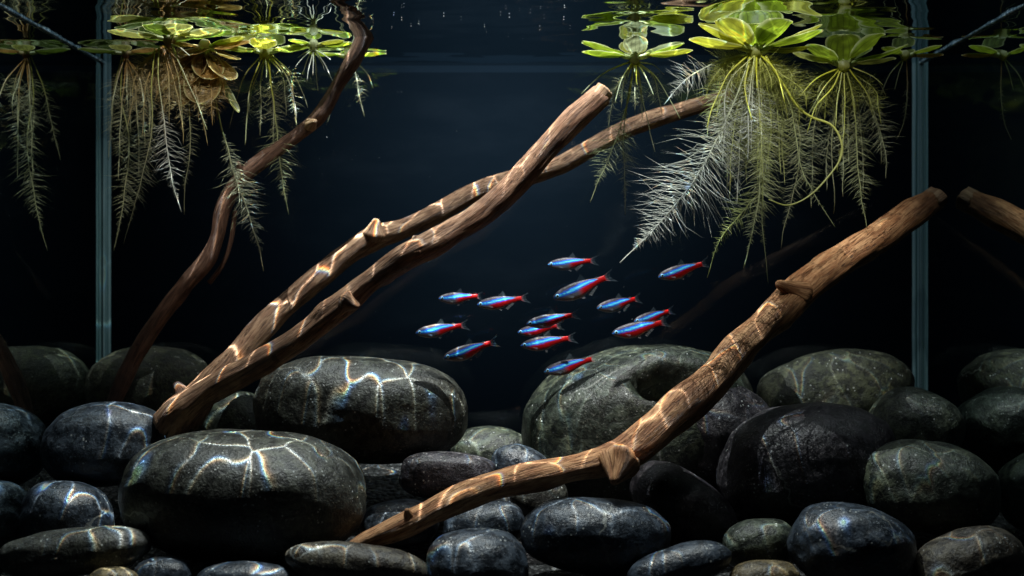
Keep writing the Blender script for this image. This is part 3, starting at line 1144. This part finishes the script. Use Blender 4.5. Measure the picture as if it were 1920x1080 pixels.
def leaf(parent, base, az, elev, length, width, colour, cup=0.25, stalk=0.25, roll=0.0, curl=0.0, edge=(0.75, 0.78, 0.40)):
    """base: crown point. A rounded floating leaf of LENGTH on a short stalk, pointing along AZ (deg, 0 right, 90 away), rising ELEV deg"""
    a, e = rad(az), rad(elev)
    ax = Vector((math.cos(a) * math.cos(e), math.sin(a) * math.cos(e), math.sin(e)))
    side = Vector((-math.sin(a), math.cos(a), 0))
    if roll:
        side = Matrix.Rotation(rad(roll), 3, ax) @ side
    up = ax.cross(side)
    b0 = base + ax * (length * stalk)
    N, S = 26, 44
    verts, faces, cols = [], [], []
    sd = R.uniform(0, 50)
    for i in range(N + 1):
        u = (1 - math.cos(math.pi * i / N)) / 2
        uu = u ** 0.9
        wv = max(0.0, 1 - (2 * uu - 1) ** 2) ** 0.5 * (0.86 + 0.22 * u)
        for j in range(S + 1):
            q = j / S * 2 - 1
            lift = cup * width * 0.5 * (q * q * wv * wv) + curl * length * u * u
            rip = 0.035 * width * mnoise.noise(Vector((u * 4, q * 3, sd)))
            p = b0 + ax * (length * u) + side * (q * wv * width * 0.5) + up * (lift + rip - 0.12 * length * math.sin(u * math.pi) * 0.6)
            p.z = min(p.z, ZS - 0.0009 - 0.0004 * (1 - abs(q)))
            verts.append(p)
            vein = 0.0
            if u > 0.02:
                ang = q * (0.75 + 0.25 * u)
                vein = max(0.0, math.cos(ang * 21.0)) ** 5 * 0.62 * sstep(1.0, 0.55, u)
                vein = max(vein, 0.25 * max(0.0, math.cos((u - 0.25 * q * q) * 46)) ** 8)
            blot = 0.5 + 0.5 * mnoise.noise(Vector((u * 5 + sd, q * 3.2, sd)))
            c = lerp3(colour, tuple(x * 0.42 for x in colour), sstep(0.25, 0.75, blot))
            c = lerp3(c, tuple(x * 0.6 for x in colour), 0.35 + 0.5 * mnoise.noise(Vector((u * 17 + sd, q * 12, sd))))
            c = lerp3(c, tuple(x * 0.3 for x in colour), min(1.0, vein * 1.5))
            rim = max(sstep(0.84, 1.0, abs(q)), sstep(0.93, 1.0, u))
            c = lerp3(c, edge, rim * 0.65)
            cols.append(c)
    for i in range(N):
        for j in range(S):
            k = i * (S + 1) + j
            faces.append((k, k + 1, k + S + 2, k + S + 1))
    o = obj('leaf', verts, faces, M_LEAF, parent, cols=cols)
    line = catmull([base, base.lerp(b0, 0.5) - up * 0.0006, b0 + ax * length * 0.12], 6)
    tv, tf = tube(line, lambda t: 0.0015 - 0.0004 * t, 8)
    obj('stalk', tv, tf, M_ROOT, o, cols=[lerp3(colour, PALE, 0.5)] * len(tv))
    return o


def root(parent, pts, hair, c0, c1, density=1.0, width=0.00042, start=0.22, hair_w=0.00010, kink=0.0):
    """PTS: (px, py, depth) from crown to tip; hair: length of side hairs in px. Main strand and its hairs are one root."""
    ctrl = [P(*p) for p in pts]
    L = sum((q - p).length for p, q in zip(ctrl, ctrl[1:]))
    n_ = max(10, int(L / 0.003))
    line = catmull(ctrl, n_)
    sd = R.uniform(0, 99)
    for i in range(1, n_):
        w = 0.0007 * (1 + kink)
        line[i] = line[i] + Vector((mnoise.noise(Vector((i * 0.22, sd, 0))), mnoise.noise(Vector((i * 0.22, sd, 7))), 0)) * w
    verts, faces = tube(line, lambda t: width * 1.05 * (1.0 - 0.55 * t), 5)
    cols = []
    for i in range(n_):
        c = lerp3(c0, c1, sstep(0.05, 0.6, i / (n_ - 1)))
        cols += [c] * 5
    if hair > 0:
        fr = frames(line)
        hl0 = 1.22 * hair * pts[0][2] / FPX
        count = int(L / 0.00075 * density)
        for h in range(count):
            t = start + (0.97 - start) * (h + R.random()) / count
            x = t * (n_ - 1)
            i = min(int(x), n_ - 2)
            p = line[i].lerp(line[i + 1], x - i)
            tg, nr, bn = fr[i]
            a = R.uniform(0, 2 * math.pi)
            if R.random() < 0.45:
                a = (0 if R.random() < 0.5 else math.pi) + R.gauss(0, 0.5) + math.pi / 2
            out_ = nr * math.cos(a) + bn * math.sin(a)
            env = sstep(start - 0.05, start + 0.25, t) * (sstep(0.93, 0.55, t) * 0.9 + 0.1 * sstep(0.95, 0.88, t))
            ln = hl0 * env * R.uniform(0.25, 1.3)
            if ln < 0.0006:
                continue
            fwd = R.uniform(0.12, 0.75)
            d1 = (out_ + tg * fwd).normalized()
            d2 = (out_ + tg * (fwd + R.uniform(-0.1, 0.35)) + Vector((0, 0, -0.12)) + Vector((R.gauss(0, .22), R.gauss(0, .22), R.gauss(0, .22)))).normalized()
            p1 = p + d1 * ln * 0.5
            p2 = p1 + d2 * ln * 0.5
            s1 = d1.cross(Vector((0.3, -1, 0.2))).normalized()
            s2 = d1.cross(s1)
            b = len(verts)
            for (pp, ww) in ((p, hair_w), (p1, hair_w * 0.85)):
                for kk in range(3):
                    an = kk * 2.0944
                    verts.append(pp + (s1 * math.cos(an) + s2 * math.sin(an)) * ww)
            verts.append(p2)
            for kk in range(3):
                k2 = (kk + 1) % 3
                faces.append((b + kk, b + k2, b + 3 + k2, b + 3 + kk))
                faces.append((b + 3 + kk, b + 3 + k2, b + 6))
            c = lerp3(lerp3(c0, c1, sstep(0.05, 0.6, t)), c1, 0.5)
            cols += [c] * 7
    return obj('root', verts, faces, M_ROOT, parent, cols=cols)


def plant(px, py, d, label, leaves=(), roots=(), colour=GREEN, crown_r=0.0042, crown_col=YELLOW, name='floating_plant'):
    c = P(px, py, d)
    e = empty(name, c)
    tag(e, label, 'plant', 'floating plants at the water surface')
    vs_, fs_ = ico(3)
    so = Vector((px * 0.1, py * 0.1, 0))
    cv = [c + Vector((p.x * crown_r, p.y * crown_r, p.z * crown_r * 1.25)) * (1 + 0.25 * mnoise.noise(p * 1.6 + so)) for p in vs_]
    obj('crown', cv, fs_, M_LEAF, e, cols=[tuple(0.75 * x for x in lerp3(crown_col, PALE, 0.5 + 0.5 * p.z)) for p in vs_])
    for lf in leaves:
        az, el, ln, wd = lf[:4]
        kw = lf[4] if len(lf) > 4 else {}
        kw = dict(kw)
        col = kw.pop('col', colour)
        off = kw.pop('off', (0, 0))
        leaf(e, c + Vector((off[0] * d / FPX, 0, -off[1] * d / FPX)), az, el, ln / 100.0 * 0.9, wd / 100.0 * 0.88, tuple(x * 0.8 for x in col), **kw)
    for rt in roots:
        kw = rt[1] if len(rt) > 1 else {}
        kw = dict(kw)
        root(e, rt[0], kw.pop('hair', 0), kw.pop('c0', OLIVE), kw.pop('c1', WHITE), **kw)
    return e


def fan(px, py, d, n, x0, x1, len0, len1, hair, c0, c1, dd=0.02, **kw):
    """n extra roots hanging from the crown, ending between pixel columns x0 and x1"""
    out_ = []
    for i in range(n):
        xe = x0 + (x1 - x0) * (i + R.uniform(0.1, 0.9)) / n
        ye = py + R.uniform(len0, len1)
        de = d + R.uniform(-dd, dd)
        xm = px + (xe - px) * R.uniform(0.55, 0.85)
        ym = py + (ye - py) * R.uniform(0.25, 0.4)
        xq = px + (xe - px) * R.uniform(0.85, 1.0)
        yq = py + (ye - py) * 0.68
        o_ = dict(hair=hair * R.uniform(0.6, 1.1), c0=c0, c1=c1)
        o_.update(kw)
        out_.append(([(px, py, d), (xm, ym, (d + de) / 2), (xq, yq, de), (xe, ye, de)], o_))
    return out_


def dpt(pts, d, spread=0.0):
    n_ = len(pts)
    return [(x, y, d + spread * i / (n_ - 1)) for i, (x, y) in enumerate(pts)]


# --- the big plant right of centre with the long white root
d = 0.925
plant(1415, 96, d, 'largest floating plant, bright yellow-green leaves and a thick beard of feathery white roots',
      leaves=[(180, 26, 3.4, 2.9, dict(col=YELLOW, cup=0.5, roll=-20)), (195, 8, 3.8, 2.6, dict(col=YELLOW)), (215, 30, 3.0, 2.8, dict(col=YELLOW, cup=0.4)),
              (60, 40, 3.0, 3.4, dict(col=GREEN, cup=0.5, curl=0.2)), (320, 34, 2.6, 3.2, dict(col=GREEN, cup=0.5)), (5, 22, 4.0, 2.6, dict(col=YELLOW)), (340, 14, 3.8, 2.4, dict(col=GREEN)),
              (150, 28, 3.2, 2.8, dict(col=GREEN)), (270, 42, 1.9, 2.4, dict(col=GREEN, cup=0.6)), (100, 24, 3.5, 3.0, dict(col=GREEN)), (20, 6, 3.4, 2.2, dict(col=OLIVE))],
      roots=[(dpt([(1405, 105), (1385, 170), (1352, 245), (1310, 325), (1240, 415), (1162, 493)], d, -0.02), dict(hair=92, c0=PALE, c1=WHITE, density=2.3, start=0.2, hair_w=0.00013, width=0.00055)),
             (dpt([(1416, 105), (1423, 200), (1426, 300), (1421, 380), (1408, 450), (1395, 502)], d, -0.01), dict(hair=52, c0=YELLOW, c1=(0.7, 0.75, 0.45), density=2.0, width=0.0006, hair_w=0.00012)),
             (dpt([(1424, 105), (1446, 220), (1430, 340), (1399, 390), (1351, 446), (1325, 521)], d, 0.01), dict(hair=46, c0=OLIVE, c1=(0.55, 0.62, 0.25), density=1.5, start=0.35)),
             (dpt([(1424, 110), (1432, 300), (1428, 410), (1434, 470), (1440, 532)], d, 0.0), dict(hair=18, c0=OLIVE, c1=PALE)),
             (dpt([(1430, 105), (1478, 190), (1492, 255), (1502, 312), (1530, 370), (1566, 426)], d, 0.005), dict(hair=42, c0=OLIVE, c1=PALE, density=1.3)),
             (dpt([(1435, 105), (1500, 205), (1560, 235), (1578, 270), (1572, 305), (1545, 340), (1510, 372), (1475, 385), (1441, 374)], d, -0.01), dict(hair=0, c0=YELLOW, c1=(0.6, 0.62, 0.2), width=0.0009)),
             (dpt([(1395, 100), (1340, 118), (1285, 150), (1245, 196)], d, -0.01), dict(hair=44, c0=PALE, c1=WHITE, density=1.8, start=0.3)),
             (dpt([(1403, 104), (1366, 140), (1338, 195), (1325, 240)], d, -0.02), dict(hair=0, c0=YELLOW, c1=YELLOW, width=0.0006)),
             (dpt([(1406, 104), (1398, 150), (1400, 190), (1410, 225)], d, -0.02), dict(hair=8, c0=YELLOW, c1=YELLOW, width=0.0007)),
             (dpt([(1418, 104), (1418, 130), (1420, 165)], d, -0.02), dict(hair=0, c0=YELLOW, c1=YELLOW, width=0.0007)),
             (dpt([(1426, 104), (1455, 135), (1470, 190)], d, -0.02), dict(hair=0, c0=YELLOW, c1=YELLOW, width=0.0006)),
             (dpt([(1400, 105), (1367, 200), (1365, 290), (1363, 362)], d, 0.02), dict(hair=0, c0=OLIVE, c1=DIM)),
             (dpt([(1430, 105), (1488, 210), (1500, 280), (1488, 360), (1470, 425), (1464, 465)], d, 0.02), dict(hair=40, c0=OLIVE, c1=DIM, density=1.2)),
             ] + fan(1415, 104, d + 0.01, 12, 1320, 1500, 130, 290, 52, OLIVE, (0.58, 0.62, 0.26), 0.025, density=1.9, start=0.08)
      + fan(1415, 104, d - 0.005, 5, 1350, 1440, 180, 300, 48, OLIVE, WHITE, 0.015, density=1.3, start=0.15)
      + fan(1415, 100, d + 0.005, 16, 1310, 1520, 50, 150, 46, YELLOW, OLIVE, 0.025, density=3.4, start=0.04, hair_w=0.00008))

# --- right-hand plant with two cupped leaves
d = 0.985
plant(1581, 122, d, 'plant with two cupped green leaves next to the largest one, dim long roots',
      leaves=[(258, 50, 2.3, 2.7, dict(cup=0.7, stalk=0.12)), (328, 34, 3.0, 2.9, dict(cup=0.6, roll=14)), (12, 18, 4.2, 2.6, {}), (165, 16, 3.0, 2.6, dict(col=OLIVE)), (200, 24, 2.6, 2.4, {}),
              (60, 30, 3.3, 3.2, dict(col=(0.30, 0.42, 0.08))), (110, 26, 3.0, 2.6, dict(col=(0.30, 0.42, 0.08))), (350, 6, 3.0, 2.0, dict(col=OLIVE))],
      roots=[(dpt([(1574, 128), (1530, 148), (1495, 185)], d, -0.01), dict(c0=YELLOW, c1=YELLOW, width=0.0006)),
             (dpt([(1576, 128), (1545, 165), (1510, 225)], d, -0.01), dict(c0=YELLOW, c1=OLIVE, width=0.0005)),
             (dpt([(1578, 128), (1560, 165), (1530, 200), (1512, 250)], d, -0.015), dict(c0=YELLOW, c1=YELLOW, width=0.0006)),
             (dpt([(1580, 128), (1572, 180), (1565, 240)], d, -0.01), dict(c0=OLIVE, c1=OLIVE, width=0.0005)),
             (dpt([(1583, 128), (1583, 180), (1582, 250), (1570, 320)], d, -0.01), dict(c0=YELLOW, c1=OLIVE, hair=16)),
             (dpt([(1586, 128), (1600, 190), (1606, 270), (1612, 350), (1626, 430)], d, 0.0), dict(c0=OLIVE, c1=(0.45, 0.48, 0.25), hair=46, density=1.5, width=0.0005)),
             (dpt([(1590, 126), (1625, 175), (1645, 230), (1660, 290), (1661, 335)], d, 0.0), dict(c0=YELLOW, c1=DIM, hair=42, density=1.4, start=0.15, width=0.0005)),
             (dpt([(1592, 124), (1630, 140), (1656, 160)], d, -0.01), dict(c0=YELLOW, c1=OLIVE)),
             (dpt([(1592, 124), (1640, 145), (1662, 180)], d, 0.01), dict(c0=OLIVE, c1=DIM)),
             (dpt([(1582, 128), (1560, 260), (1565, 370), (1563, 400)], d, 0.03), dict(c0=OLIVE, c1=DIM))]
      + fan(1581, 126, d + 0.02, 6, 1510, 1660, 140, 280, 44, OLIVE, DIM, 0.02, density=1.2) + fan(1581, 126, d + 0.01, 8, 1500, 1660, 60, 150, 40, OLIVE, OLIVE, 0.02, density=2.4, start=0.05, hair_w=0.00008))

# --- small plant in the right corner
d = 1.015
plant(1697, 104, d, 'small plant in the right back corner by the glass edge, three thin roots',
      leaves=[(350, 14, 2.2, 1.8, {}), (10, 2, 2.4, 1.6, dict(col=BROWN)), (200, 14, 1.6, 1.6, {}), (80, 20, 2.0, 1.8, dict(col=(0.3, 0.4, 0.08)))],
      roots=[(dpt([(1692, 112), (1668, 140), (1650, 182)], d), dict(c0=PALE, c1=DIM)), (dpt([(1694, 112), (1685, 140), (1678, 168)], d), dict(c0=PALE, c1=DIM)),
             (dpt([(1700, 112), (1702, 160), (1697, 220), (1682, 262)], d), dict(c0=(0.4, 0.24, 0.1), c1=DIM, hair=10))], crown_r=0.003)

# --- plant beside the cut end of the forked wood
d = 0.985
plant(1190, 108, d, 'bright green plant with four flat leaves above the cut driftwood end',
      leaves=[(178, 17, 3.2, 2.6, dict(cup=0.2)), (196, 4, 3.2, 2.2, {}), (2, 17, 3.0, 2.8, dict(cup=0.3, roll=12)), (344, 5, 3.4, 2.2, dict(col=YELLOW)), (90, 34, 2.2, 2.2, dict(col=YELLOW)), (270, 48, 1.5, 1.9, dict(col=(0.7, 0.75, 0.4)))],
      roots=[(dpt([(1182, 116), (1130, 138), (1090, 176)], d, -0.01), dict(c0=YELLOW, c1=PALE, width=0.0006)),
             (dpt([(1185, 118), (1166, 148), (1153, 192)], d, -0.02), dict(c0=YELLOW, c1=PALE, width=0.0006)),
             (dpt([(1188, 120), (1181, 170), (1166, 230), (1140, 300), (1105, 380)], d, 0.0), dict(c0=YELLOW, c1=PALE, hair=50, density=1.3, start=0.3)),
             (dpt([(1194, 120), (1206, 190), (1218, 245), (1228, 285)], d, 0.0), dict(c0=OLIVE, c1=DIM)),
             (dpt([(1197, 118), (1228, 142), (1252, 180), (1275, 222)], d, -0.01), dict(c0=YELLOW, c1=PALE)),
             (dpt([(1192, 120), (1193, 140), (1195, 160)], d, -0.02), dict(c0=YELLOW, c1=YELLOW)),
             (dpt([(1196, 120), (1212, 145), (1226, 178)], d, -0.02), dict(c0=YELLOW, c1=PALE, width=0.0006)),
             (dpt([(1188, 120), (1175, 200), (1168, 270), (1172, 340), (1172, 402)], d, 0.02), dict(c0=OLIVE, c1=DIM, hair=36, density=1.3, start=0.3)),
             (dpt([(1186, 120), (1178, 140), (1170, 160)], d, 0.01), dict(c0=YELLOW, c1=PALE)),
             (dpt([(1194, 116), (1225, 122), (1245, 140)], d, 0.01), dict(c0=YELLOW, c1=DIM))]
      + fan(1190, 118, d + 0.01, 5, 1120, 1250, 60, 150, 30, OLIVE, DIM, 0.02), crown_r=0.0034, crown_col=(1.0, 1.0, 0.55))

# --- left cluster
d = 0.955
plant(318, 72, d, 'crowded plant of the left cluster with the longest pale feathered root',
      leaves=[(175, 10, 3.2, 2.2, {}), (200, 4, 3.4, 2.0, dict(col=OLIVE)), (10, 8, 3.6, 2.2, {}), (340, 6, 3.2, 2.0, dict(col=OLIVE)), (300, 14, 2.4, 2.2, dict(col=OLIVE)), (250, 14, 2.2, 2.0, {}), (80, 10, 3, 2.4, {}), (130, 9, 3, 2.2, {})],
      roots=[(dpt([(300, 85), (296, 140), (306, 210), (316, 290), (325, 350), (340, 398)], d, -0.01), dict(c0=OLIVE, c1=WHITE, hair=46, density=1.4, start=0.35)),
             (dpt([(290, 90), (284, 170), (284, 250), (268, 325), (252, 385), (232, 458)], d, 0.01), dict(c0=OLIVE, c1=(0.42, 0.44, 0.28), hair=42, density=1.3, start=0.3)),
             (dpt([(322, 85), (352, 155), (372, 200), (388, 243)], d, -0.01), dict(c0=PALE, c1=PALE)),
             (dpt([(324, 85), (350, 170), (357, 270), (347, 350), (346, 402)], d, 0.02), dict(c0=OLIVE, c1=DIM, hair=20)),
             (dpt([(316, 82), (335, 88), (356, 104)], d, -0.015), dict(c0=PALE, c1=WHITE, width=0.0006)),
             (dpt([(314, 85), (330, 130), (340, 190), (342, 240)], d, 0.0), dict(c0=BROWN, c1=PALE))]
      + fan(305, 85, d + 0.01, 14, 225, 400, 60, 190, 38, BROWN, (0.45, 0.38, 0.18), 0.025, density=2.2, start=0.06, hair_w=0.00008), colour=(0.17, 0.26, 0.03), crown_col=BROWN)
plant(236, 99, 1.03, 'leftmost plant in front of the left glass edge, reddish crown',
      leaves=[(178, 6, 2.6, 1.8, {}), (192, 3, 2.8, 1.8, {}), (20, 6, 2.2, 1.8, {}), (340, 4, 2.2, 1.6, dict(col=BROWN)), (265, 10, 1.6, 1.8, dict(col=OLIVE)), (150, 7, 2.2, 1.8, {})],
      roots=[(dpt([(232, 106), (226, 180), (242, 260), (236, 340), (226, 410), (214, 470)], 1.03, 0.01), dict(c0=OLIVE, c1=(0.48, 0.50, 0.30), hair=40, density=1.3, start=0.25)),
             (dpt([(228, 106), (214, 170), (208, 240), (204, 300)], 1.03, 0.02), dict(c0=OLIVE, c1=DIM, hair=24))]
      + fan(236, 106, 1.03, 7, 205, 290, 90, 240, 30, BROWN, DIM, 0.02), colour=(0.20, 0.29, 0.035), crown_col=(0.5, 0.22, 0.08), crown_r=0.003)
d = 0.97
plant(384, 88, d, 'withering golden-brown plant of the left cluster with drooping leaves',
      leaves=[(8, 8, 2.6, 2.0, dict(col=BROWN)), (170, 8, 2.4, 2.0, dict(col=BROWN)), (318, -42, 2.6, 2.4, dict(col=(0.52, 0.36, 0.10), stalk=0.5)), (350, -62, 2.8, 2.0, dict(col=(0.40, 0.40, 0.12), stalk=0.9)),
              (290, -50, 2.6, 2.4, dict(col=BROWN, stalk=0.3)), (240, -56, 2.8, 2.6, dict(col=(0.34, 0.20, 0.06), stalk=0.3)), (300, -70, 2.6, 2.6, dict(col=(0.34, 0.22, 0.07), stalk=0.5)), (210, -30, 2.2, 2.2, dict(col=BROWN)), (60, 8, 2.6, 2.2, dict(col=BROWN)),
              (340, 10, 2.6, 1.6, dict(col=YELLOW)), (255, -20, 2.2, 2.4, dict(col=(0.5, 0.24, 0.07))),
              (200, -48, 3.0, 2.4, dict(col=(0.48, 0.30, 0.09), stalk=0.5)), (228, -66, 3.0, 2.6, dict(col=(0.52, 0.34, 0.11), stalk=0.6)), (275, -64, 3.2, 2.8, dict(col=(0.55, 0.38, 0.13), stalk=0.5)), (330, -20, 2.6, 2.0, dict(col=(0.60, 0.42, 0.10)))],
      roots=[(dpt([(388, 100), (402, 180), (422, 262), (440, 330), (458, 378), (480, 445), (495, 508)], d, 0.04), dict(c0=OLIVE, c1=(0.55, 0.58, 0.42), hair=56, density=1.4, start=0.35, width=0.0006))]
      + fan(384, 96, d, 18, 290, 430, 50, 140, 42, BROWN, (0.55, 0.40, 0.17), 0.02, density=3.0, start=0.04, hair_w=0.00008), colour=BROWN, crown_col=BROWN)
d = 1.0
plant(498, 98, d, 'green plant between the brown one and the dark branch, long arching roots',
      leaves=[(175, 8, 3.0, 2.2, {}), (5, 10, 3.0, 2.0, {}), (200, 4, 2.6, 2.0, {}), (335, 4, 2.8, 2.0, {}), (270, 18, 1.8, 2.2, dict(col=YELLOW)), (90, 14, 2.6, 2.4, {}), (140, 12, 2.4, 2.2, dict(col=YELLOW))],
      roots=[(dpt([(492, 106), (470, 160), (464, 210), (460, 272)], d, -0.01), dict(c0=YELLOW, c1=PALE)),
             (dpt([(500, 106), (511, 170), (518, 240), (527, 320), (541, 402)], d, 0.0), dict(c0=YELLOW, c1=PALE, hair=46, density=1.3, start=0.35)),
             (dpt([(506, 104), (536, 140), (550, 180), (557, 222)], d, -0.015), dict(c0=YELLOW, c1=WHITE, width=0.0005)),
             (dpt([(510, 103), (550, 140), (568, 175), (577, 202)], d, -0.01), dict(c0=OLIVE, c1=DIM)),
             (dpt([(498, 106), (500, 130), (499, 145)], d, -0.02), dict(c0=PALE, c1=PALE)),
             (dpt([(490, 104), (460, 140), (445, 185), (430, 240)], d, 0.01), dict(c0=OLIVE, c1=DIM)),
             (dpt([(504, 106), (512, 190), (520, 260)], d, 0.01), dict(c0=OLIVE, c1=DIM, hair=30))]
      + fan(498, 104, d + 0.02, 5, 440, 580, 80, 220, 34, OLIVE, DIM, 0.02), colour=(0.36, 0.46, 0.06))
d = 0.987
plant(588, 84, d, 'little star-shaped plant with a white-green crown and short spidery roots',
      leaves=[(180, 10, 1.5, 0.9, dict(col=YELLOW, cup=0.5)), (2, 8, 1.8, 1.0, dict(col=YELLOW, cup=0.5)), (100, 12, 1.6, 1.4, {}), (30, 6, 2.4, 1.8, {}), (215, 6, 1.6, 1.2, {})],
      roots=[(dpt([(588, 92), (588 + dx * 0.55, 92 + dy * 0.45), (588 + dx, 92 + dy)], d, R.uniform(-0.02, 0.02)), dict(c0=PALE, c1=WHITE, width=0.0004))
             for dx, dy in ((-34, 34), (-22, 48), (-12, 60), (-2, 50), (8, 78), (20, 40), (30, 48), (-30, 16), (32, 20), (4, 30), (36, 60))], crown_r=0.003, crown_col=(1.0, 1.0, 0.6))
d = 1.05
plant(652, 104, d, 'half hidden plant behind the top of the dark branch, one leaf tip showing',
      leaves=[(0, 5, 2.4, 1.3, {}), (180, 4, 2.4, 1.6, {}), (90, 10, 2, 1.6, {}), (200, 2, 2.6, 1.4, {})],
      roots=[(dpt([(660, 112), (668, 145), (674, 180), (684, 218)], d, -0.02), dict(c0=DIM, c1=DIM, hair=18, width=0.0005)), (dpt([(662, 112), (690, 140), (700, 165)], d), dict(c0=DIM, c1=DIM)),
             (dpt([(655, 112), (645, 135), (640, 150)], d), dict(c0=PALE, c1=DIM)), (dpt([(650, 112), (628, 180), (612, 235)], d), dict(c0=DIM, c1=DIM))], crown_r=0.003)

# ------------------------------------------------------------------ tiny bubbles under the surface and specks drifting in the water
verts, faces = [], []
vs_, fs_ = ico(1)


def speck(c, r):
    b = len(verts)
    for p in vs_:
        verts.append(c + p * r)
    for f_ in fs_:
        faces.append(tuple(b + k for k in f_))


for i in range(24):
    px, py = R.uniform(690, 1090), R.uniform(12, 72)
    dd_ = min(1.09, (ZS - ZC - 0.0008) * FPX / (540 - py))
    c = P(px, py, dd_)
    c.z = ZS - 0.0009
    speck(c, R.choice((0.00012, 0.00015, 0.00018, 0.00025)))
for i in range(70):
    speck(P(R.uniform(250, 1680), R.uniform(140, 760), R.uniform(0.93, 1.06)), R.uniform(0.00008, 0.00018))
tag(obj('bubble_dust', verts, faces, M_BUBBLE), 'scattered tiny air bubbles under the water surface', 'bubbles', kind='stuff')
